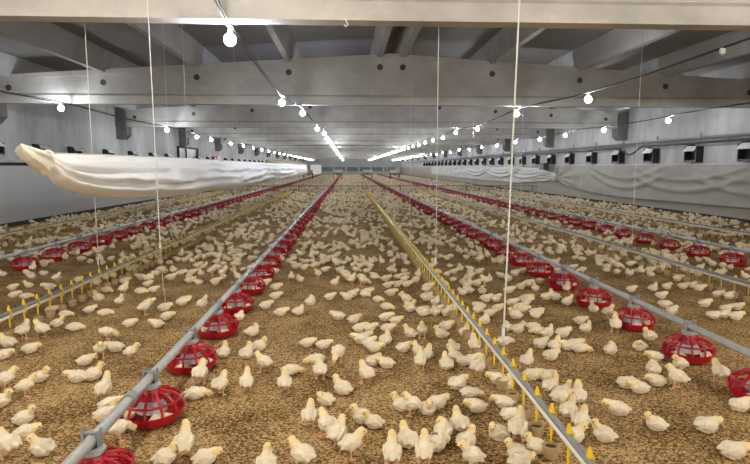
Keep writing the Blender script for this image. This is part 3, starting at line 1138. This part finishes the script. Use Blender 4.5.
CH = {k: make_chick(k) for k in POSES}
ARR = {}
for k, (out, _b, _e) in CH.items():
    for lod, me in enumerate(out):
        me.calc_loop_triangles()
        n = len(me.vertices)
        co = np.empty(n * 3, np.float32); me.vertices.foreach_get('co', co)
        t = np.empty(len(me.loop_triangles) * 3, np.int32); me.loop_triangles.foreach_get('vertices', t)
        mi = np.empty(len(me.loop_triangles), np.int32); me.loop_triangles.foreach_get('material_index', mi)
        ti = np.empty(n, np.float32); me.attributes['down_yellow'].data.foreach_get('value', ti)
        ARR[k, lod] = (co.reshape(-1, 3), t.reshape(-1, 3), mi, ti)

# chicks read off the photograph: pixel of the foot point, pose, heading (0 right, 90 away, 180 left, 270 towards us)
NEAR = """
8 347 T 180;24 339 S 80;42 338 S 160;5 359 R 0;7 390 S 20;27 396 S 20;41 382 T 0;31 353 R 0;58 327 T 10;75 331 L 0;107 340 P 10;86 365 R 20
100 358 S 300;115 352 R 200;132 361 S 0;77 382 R 190;94 380 T 30;105 400 U 80;111 411 R 10;107 421 R 0;131 433 P 35;25 424 T 15;27 438 R 20;9 458 S 160
42 455 W 170;130 327 R 0;157 328 R 170;105 316 L 10;66 317 L 350;90 313 R 30;98 301 T 150;107 293 L 340;124 295 S 60;120 304 T 90;125 284 R 10
141 294 L 0;145 315 S 30;149 306 R 40;165 311 R 0;168 320 R 350;184 304 R 10;150 284 S 20;160 272 R 0;171 280 R 30;141 280 R 180;15 298 R 10;26 299 L 20
13 290 R 0;49 290 R 200;52 313 R 0;2 407 T 0
166 464 T 20;185 457 U 90;206 465 R 15;196 399 L 15;221 395 S 75;247 392 U 85;201 384 S 80;247 358 T 70;264 372 S 170;259 351 V 30;224 357 T 85;253 336 K 0
285 393 S 85;291 375 L 0;310 427 S 85;325 405 K 160;342 394 T 150;320 380 S 90;308 347 R 350;324 349 R 0;338 362 P 250;316 364 L 200;327 438 S 120;338 447 S 60
352 458 S 10;364 424 T 180;366 384 S 120;302 470 S 160;267 470 T 90;299 315 K 0;311 305 K 40;281 316 R 10;266 309 R 20;276 299 R 0;276 290 R 350;265 286 R 20
192 275 R 0;198 268 R 20;212 276 S 40;223 275 T 60;190 283 R 0;216 284 R 10;234 266 R 60;242 258 R 30;185 262 R 0;203 311 S 60;183 306 R 0;300 282 T 250;296 269 R 0
304 270 R 20;313 268 R 10;304 264 R 160;325 272 R 10;335 285 T 30;329 260 R 20;344 275 L 350;347 300 R 160;353 297 R 40;361 279 L 320;366 284 L 310;367 295 R 0
367 273 R 20;354 267 T 40;364 267 R 0;338 320 R 170;354 323 R 20;323 250 R 0;289 263 R 20;362 332 R 10;361 343 R 170;369 347 R 30
371 427 T 170;402 411 T 170;416 415 S 165;407 446 T 110;392 466 U 90;424 464 U 85;438 408 R 10;458 389 R 20;470 398 L 350;476 412 R 175;503 408 R 170;511 420 L 10
444 437 K 60;459 429 T 110;467 447 T 40;436 450 L 30;498 440 W 200;518 441 U 60;472 470 S 170;517 460 T 170;520 468 R 0;424 415 T 270;501 386 R 170;536 453 T 160
551 391 T 20;561 401 R 0;569 416 T 50;581 426 T 45;603 441 T 150;575 442 V 30;617 415 R 160;538 380 R 340;629 389 L 20;636 392 R 170;656 386 R 180;677 389 S 140
679 374 S 200;655 430 W 150;707 432 R 0;733 458 R 350;740 411 R 10;719 383 S 100;611 354 K 10;639 351 K 190;654 361 R 180;649 340 T 200;586 332 W 10;579 352 L 340
564 350 R 180;563 337 R 20;577 401 T 60;564 398 T 20;608 319 S 10;622 331 U 70;654 374 K 30
375 352 R 340;386 344 W 60;368 332 R 20;364 341 R 10;388 332 R 350;396 324 R 10;386 321 R 0;422 338 U 250;410 337 T 160;404 352 R 10;441 338 T 165;446 330 R 20
424 316 L 5;435 315 R 90;410 312 T 200;406 302 T 160;453 352 R 100;418 355 T 120;427 359 T 60;420 370 S 80;447 316 R 60;427 301 L 10;427 292 L 0;374 365 R 40
386 368 R 160;455 362 T 120;446 369 T 100;465 336 T 60;474 354 S 80;472 364 R 20;478 377 S 30;462 365 R 170;504 345 L 5;503 387 K 0;527 370 S 45;539 380 R 340
541 348 R 20;559 350 T 40;551 360 R 10;574 349 R 350;541 335 L 180;485 324 K 20;490 316 R 350;479 313 R 20;498 311 R 0;515 319 W 160;523 313 R 330;536 318 R 0
507 331 R 90;518 333 V 20;532 330 L 10;545 336 W 20;527 304 R 340;509 293 R 0;551 300 T 140;486 302 R 10;496 302 R 30;479 310 R 200;469 286 T 80;477 286 R 20
482 294 T 250;469 293 R 170;462 295 R 120;451 313 R 30;437 313 R 20;422 314 R 0;436 305 R 60;426 299 R 10;428 290 R 5;410 310 T 340;405 300 R 160;391 296 R 0
378 302 L 320;387 310 L 315;388 288 R 0;397 287 R 20;407 287 R 350;416 282 T 330;398 279 R 0;405 278 R 20;386 281 R 10;365 297 L 320;526 302 R 350;512 306 R 10
521 310 R 0;515 316 T 250;536 316 R 0;550 300 R 20;521 289 R 10;528 286 R 0;508 281 R 90;528 274 R 0;515 276 R 20;479 274 R 20;470 278 R 0;454 274 R 10;481 260 T 80
471 256 R 0;580 324 R 350;566 293 S 60;570 305 T 10;593 312 T 90;631 292 R 0;653 291 W 10;667 289 R 20;683 289 R 0;664 307 L 0;661 299 R 0;672 314 R 20
705 307 R 10;713 319 L 10;724 318 R 20;736 320 R 0;726 312 R 10;737 310 R 0;729 299 R 20;718 297 R 0;699 291 R 340;691 288 R 10;678 281 R 0;698 276 R 20
240 320 R 80;330 300 R 20
"""
rnd = random.Random(5)
chicks = []      # [x, y, pose, heading, scale, manual, z]
for ln in NEAR.strip().replace('\n', ';').split(';'):
    a = ln.split()
    if len(a) != 4:
        continue
    p = on_z(float(a[0]), float(a[1]))
    chicks.append([p.x, p.y, a[2], float(a[3]) + rnd.uniform(-8, 8), rnd.uniform(.80, .94), 1, 0.0])

# chicks eating inside the nearest pans
panc = []
for nm, ks in (('inner left', range(0, 9)), ('inner right', range(0, 9)), ('outer left', range(0, 4)), ('outer right', range(0, 4))):
    x = dict(FEED)[nm]
    for k in ks:
        y = PAN_Y[nm][k]
        for a in ([200, 305] if k % 2 else [250, 340] if k else [225]):
            a += rnd.uniform(-12, 12)
            ar = math.radians(a)
            panc.append([x + .112 * math.cos(ar), y + .112 * math.sin(ar), 'L', a + 90, .72, 2, .020])

# keep neighbours from sinking into each other, and clear of pans
pans = [(x, y) for nm, x in FEED for y in PAN_Y[nm][:40]]
for it in range(30):
    for i in range(len(chicks)):
        a = chicks[i]
        for j in range(i):
            c = chicks[j]
            dx, dy = a[0] - c[0], a[1] - c[1]
            if abs(dx) > .12 or abs(dy) > .12:
                continue
            d = math.hypot(dx, dy) + 1e-6
            if d < .080:
                k = (.080 - d) / 2 / d
                a[0] += dx * k; a[1] += dy * k; c[0] -= dx * k; c[1] -= dy * k
        for px_, py_ in pans:
            dx, dy = a[0] - px_, a[1] - py_
            if abs(dx) < .25 and abs(dy) < .25:
                d = math.hypot(dx, dy) + 1e-6
                if d < .232:
                    a[0] = px_ + dx / d * .232; a[1] = py_ + dy / d * .232

# the rest of the flock
cell = {}


def put(x, y, dmin):
    ci, cj = int(x // .12), int(y // .12)
    for di in (-1, 0, 1):
        for dj in (-1, 0, 1):
            for (a, b_) in cell.get((ci + di, cj + dj), ()):
                if (a - x) ** 2 + (b_ - y) ** 2 < dmin * dmin:
                    return False
    cell.setdefault((ci, cj), []).append((x, y))
    return True


for c in chicks:
    put(c[0], c[1], 0)
drx = [x for _, x, _ in DRINK]
flock = []
r2 = random.Random(21)


def lane_free(x, y):
    for nm, fx in FEED:
        if abs(x - fx) < .24:
            k = (y - PAN_Y[nm][0]) / .735
            if k > -.5 and math.hypot(x - fx, (k - round(k)) * .735) < .235:
                return False
    return True


def sample(n, y0, y1, dmin, clump):
    for _ in range(n):
        y = r2.uniform(y0, y1); x = r2.uniform(XL + .25, XR - .3)
        pj = project((x, y, .05))
        if pj is None or not (-150 < pj[0] < 900):
            continue
        if pj[1] > 264 and -20 < pj[0] < 770:
            nearest_band = pj[1] > (292 if pj[0] < 560 or pj[0] > 760 else 276)
            if nearest_band or r2.random() < (pj[1] - 264) / 26:
                continue
        v = mnoise.noise(Vector((x * 1.5, y * 1.1, 3.1))) + .5 * mnoise.noise(Vector((x * 3.7, y * 3.3, 8.4)))
        if r2.random() > .5 + clump * v:
            continue
        if not lane_free(x, y):
            continue
        if any(abs(x - q) < .075 for q in drx) and y < FENCE_Y or abs(y - FENCE_Y) < .1:
            continue
        if put(x, y, dmin):
            pose = r2.choices('SUPTRLKWV', (10, 3, 5, 14, 34, 18, 6, 4, 4))[0]
            flock.append([x, y, pose, r2.uniform(0, 360), r2.uniform(.72, .88), 0, 0.0])


sample(17500, 3.2, 28.0, .080, 1.2)
sample(21000, 28.0, 92.0, .09, .8)

# the 300 that show largest are individuals
inview = []
for c in chicks + panc + flock:
    pj = project((c[0], c[1], .06))
    if pj and -8 < pj[0] < 758 and pj[1] < 480:
        inview.append((pj[2] / c[4] * (1.0 if c[5] != 2 else 1.15), id(c), c))
inview.sort(key=lambda q: q[0])
solo = [c for _, _, c in inview[:300]]
solo_id = {id(c) for c in solo}
mass = [c for c in chicks + panc + flock if id(c) not in solo_id and (c[5] == 0 or c[5])]

LANES = [(-9, -5.72, 'beside the left wall'), (-5.72, -4.1, 'behind the outer left feeders'), (-4.1, -2.57, 'before the outer left feeders'),
         (-2.57, -1.01, 'left aisle'), (-1.01, .0, 'centre aisle, left half'), (.0, .905, 'centre aisle, right half'),
         (.905, 2.31, 'right of centre drinker'), (2.31, 3.83, 'behind the inner right feeders'), (3.83, 5.1, 'before the outer right feeders'), (5.1, 12, 'beside the right wall')]


def lane(x):
    for a, b_, n in LANES:
        if a <= x < b_:
            return n


def facing(h):
    h %= 360
    return ['facing right', 'facing away', 'facing left', 'facing us'][int(((h + 45) % 360) // 90)]


def level(x, y):
    nm = 'inner left' if x < .65 else 'inner right'
    ys = PAN_Y[nm]
    k = min(range(len(ys)), key=lambda i: abs(ys[i] - y))
    if y < ys[0] - .37:
        return 'nearer than nearest %s pan' % nm
    return 'level with %s %s pan' % (ORD[min(k, 23)], nm)


keys = {}
for c in solo:
    if c[5] == 2:
        nm, fx = min(FEED, key=lambda q: abs(q[1] - c[0]))
        k = min(range(len(PAN_Y[nm])), key=lambda i: abs(PAN_Y[nm][i] - c[1]))
        key = ('chick eating inside the %s red pan of the %s feeder line' % (ORD[k], nm),)
    else:
        key = (POSE_WORD[c[2]], facing(c[3]), lane(c[0]), level(c[0], c[1]))
    keys.setdefault(key, []).append(c)
labels = {}
PLACE = ['leftmost', 'second', 'third', 'fourth', 'fifth', 'sixth', 'seventh', 'eighth', 'ninth', 'tenth', 'eleventh', 'twelfth', 'thirteenth', 'fourteenth', 'fifteenth', 'sixteenth', 'seventeenth']
for key, cs in keys.items():
    cs.sort(key=lambda c: project((c[0], c[1], 0))[0])
    for i, c in enumerate(cs):
        if len(key) == 1:
            lab = key[0]
            if len(cs) > 1:
                lab = ('left ' if i == 0 else 'right ' if i == len(cs) - 1 else 'middle ') + lab
        else:
            po, fa, la, le = key
            if len(cs) == 1:
                lab = '%s chick %s, %s, %s' % (po, fa, la, le)
            elif len(cs) == 2:
                lab = '%s %s chick %s, %s, %s' % (('left', 'right')[i], po, fa, la, le)
            else:
                lab = '%s %s chick %s, %s, %s' % (('leftmost' if i == 0 else PLACE[i] if i < len(cs) - 1 else 'rightmost'), po, fa, la, le)
        labels[id(c)] = lab
for c in solo:
    out, beak, eyes = CH[c[2]]
    d = math.hypot(c[0], c[1])
    o = link('young_chick', out[0])
    o.location = (c[0], c[1], c[6]); o.rotation_euler = (0, 0, math.radians(c[3])); o.scale = (c[4],) * 3
    tag(o, labels[id(c)], 'chick', 'chicks ' + (lane(c[0]) if c[5] != 2 else 'eating inside the pans'))
    if d < 4.6:
        link('beak', beak, o)['label'] = 'short pinkish beak'
        for e_ in eyes:
            link('eye', e_, o)['label'] = 'small black eye'

VV, TT, MI, TI = [], [], [], []
off = 0
for c in mass:
    d = math.hypot(c[0], c[1])
    co, t, mi, ti = ARR[c[2], 1 if d < 11 else 2 if d < 28 else 3]
    a = math.radians(c[3])
    R = np.array([[math.cos(a), math.sin(a), 0], [-math.sin(a), math.cos(a), 0], [0, 0, 1]], np.float32)
    VV.append((co @ R) * c[4] + np.array([c[0], c[1], c[6]], np.float32))
    TT.append(t + off); MI.append(mi); TI.append(ti)
    off += len(co)
VV = np.concatenate(VV); TT = np.concatenate(TT); MI = np.concatenate(MI); TI = np.concatenate(TI)
me = bpy.data.meshes.new('distant_flock')
me.vertices.add(len(VV)); me.vertices.foreach_set('co', VV.astype(np.float32).ravel())
me.loops.add(len(TT) * 3); me.loops.foreach_set('vertex_index', TT.astype(np.int32).ravel())
me.polygons.add(len(TT)); me.polygons.foreach_set('loop_start', np.arange(0, len(TT) * 3, 3, dtype=np.int32))
me.materials.append(M['chick']); me.materials.append(M['leg'])
me.polygons.foreach_set('material_index', MI.astype(np.int32))
at = me.attributes.new('down_yellow', 'FLOAT', 'POINT'); at.data.foreach_set('value', TI.astype(np.float32))
me.update(calc_edges=True)
me.polygons.foreach_set('use_smooth', np.ones(len(TT), dtype=bool))
o = link('distant_flock', me)
tag(o, 'dense crowd of distant white chicks covering the litter down the hall', 'chicks', None, 'stuff')
print('chicks solo', len(solo), 'mass', len(mass), 'tris', len(TT), 'solo max y', max(c[1] for c in solo))

# ---------------------------------------------------------- world and view
w = bpy.data.worlds.new('world')
bpy.context.scene.world = w
w.use_nodes = True
w.node_tree.nodes['Background'].inputs['Color'].default_value = (0.6, 0.65, 0.7, 1)
w.node_tree.nodes['Background'].inputs['Strength'].default_value = 0.3
sc = bpy.context.scene
sc.view_settings.view_transform = 'Standard'
sc.view_settings.look = 'None'
sc.view_settings.gamma = 1
sc.view_settings.use_curve_mapping = False
sc.view_settings.exposure = 2.35
sc.cycles.max_bounces = 8
sc.cycles.diffuse_bounces = 6
sc.cycles.use_denoising = True
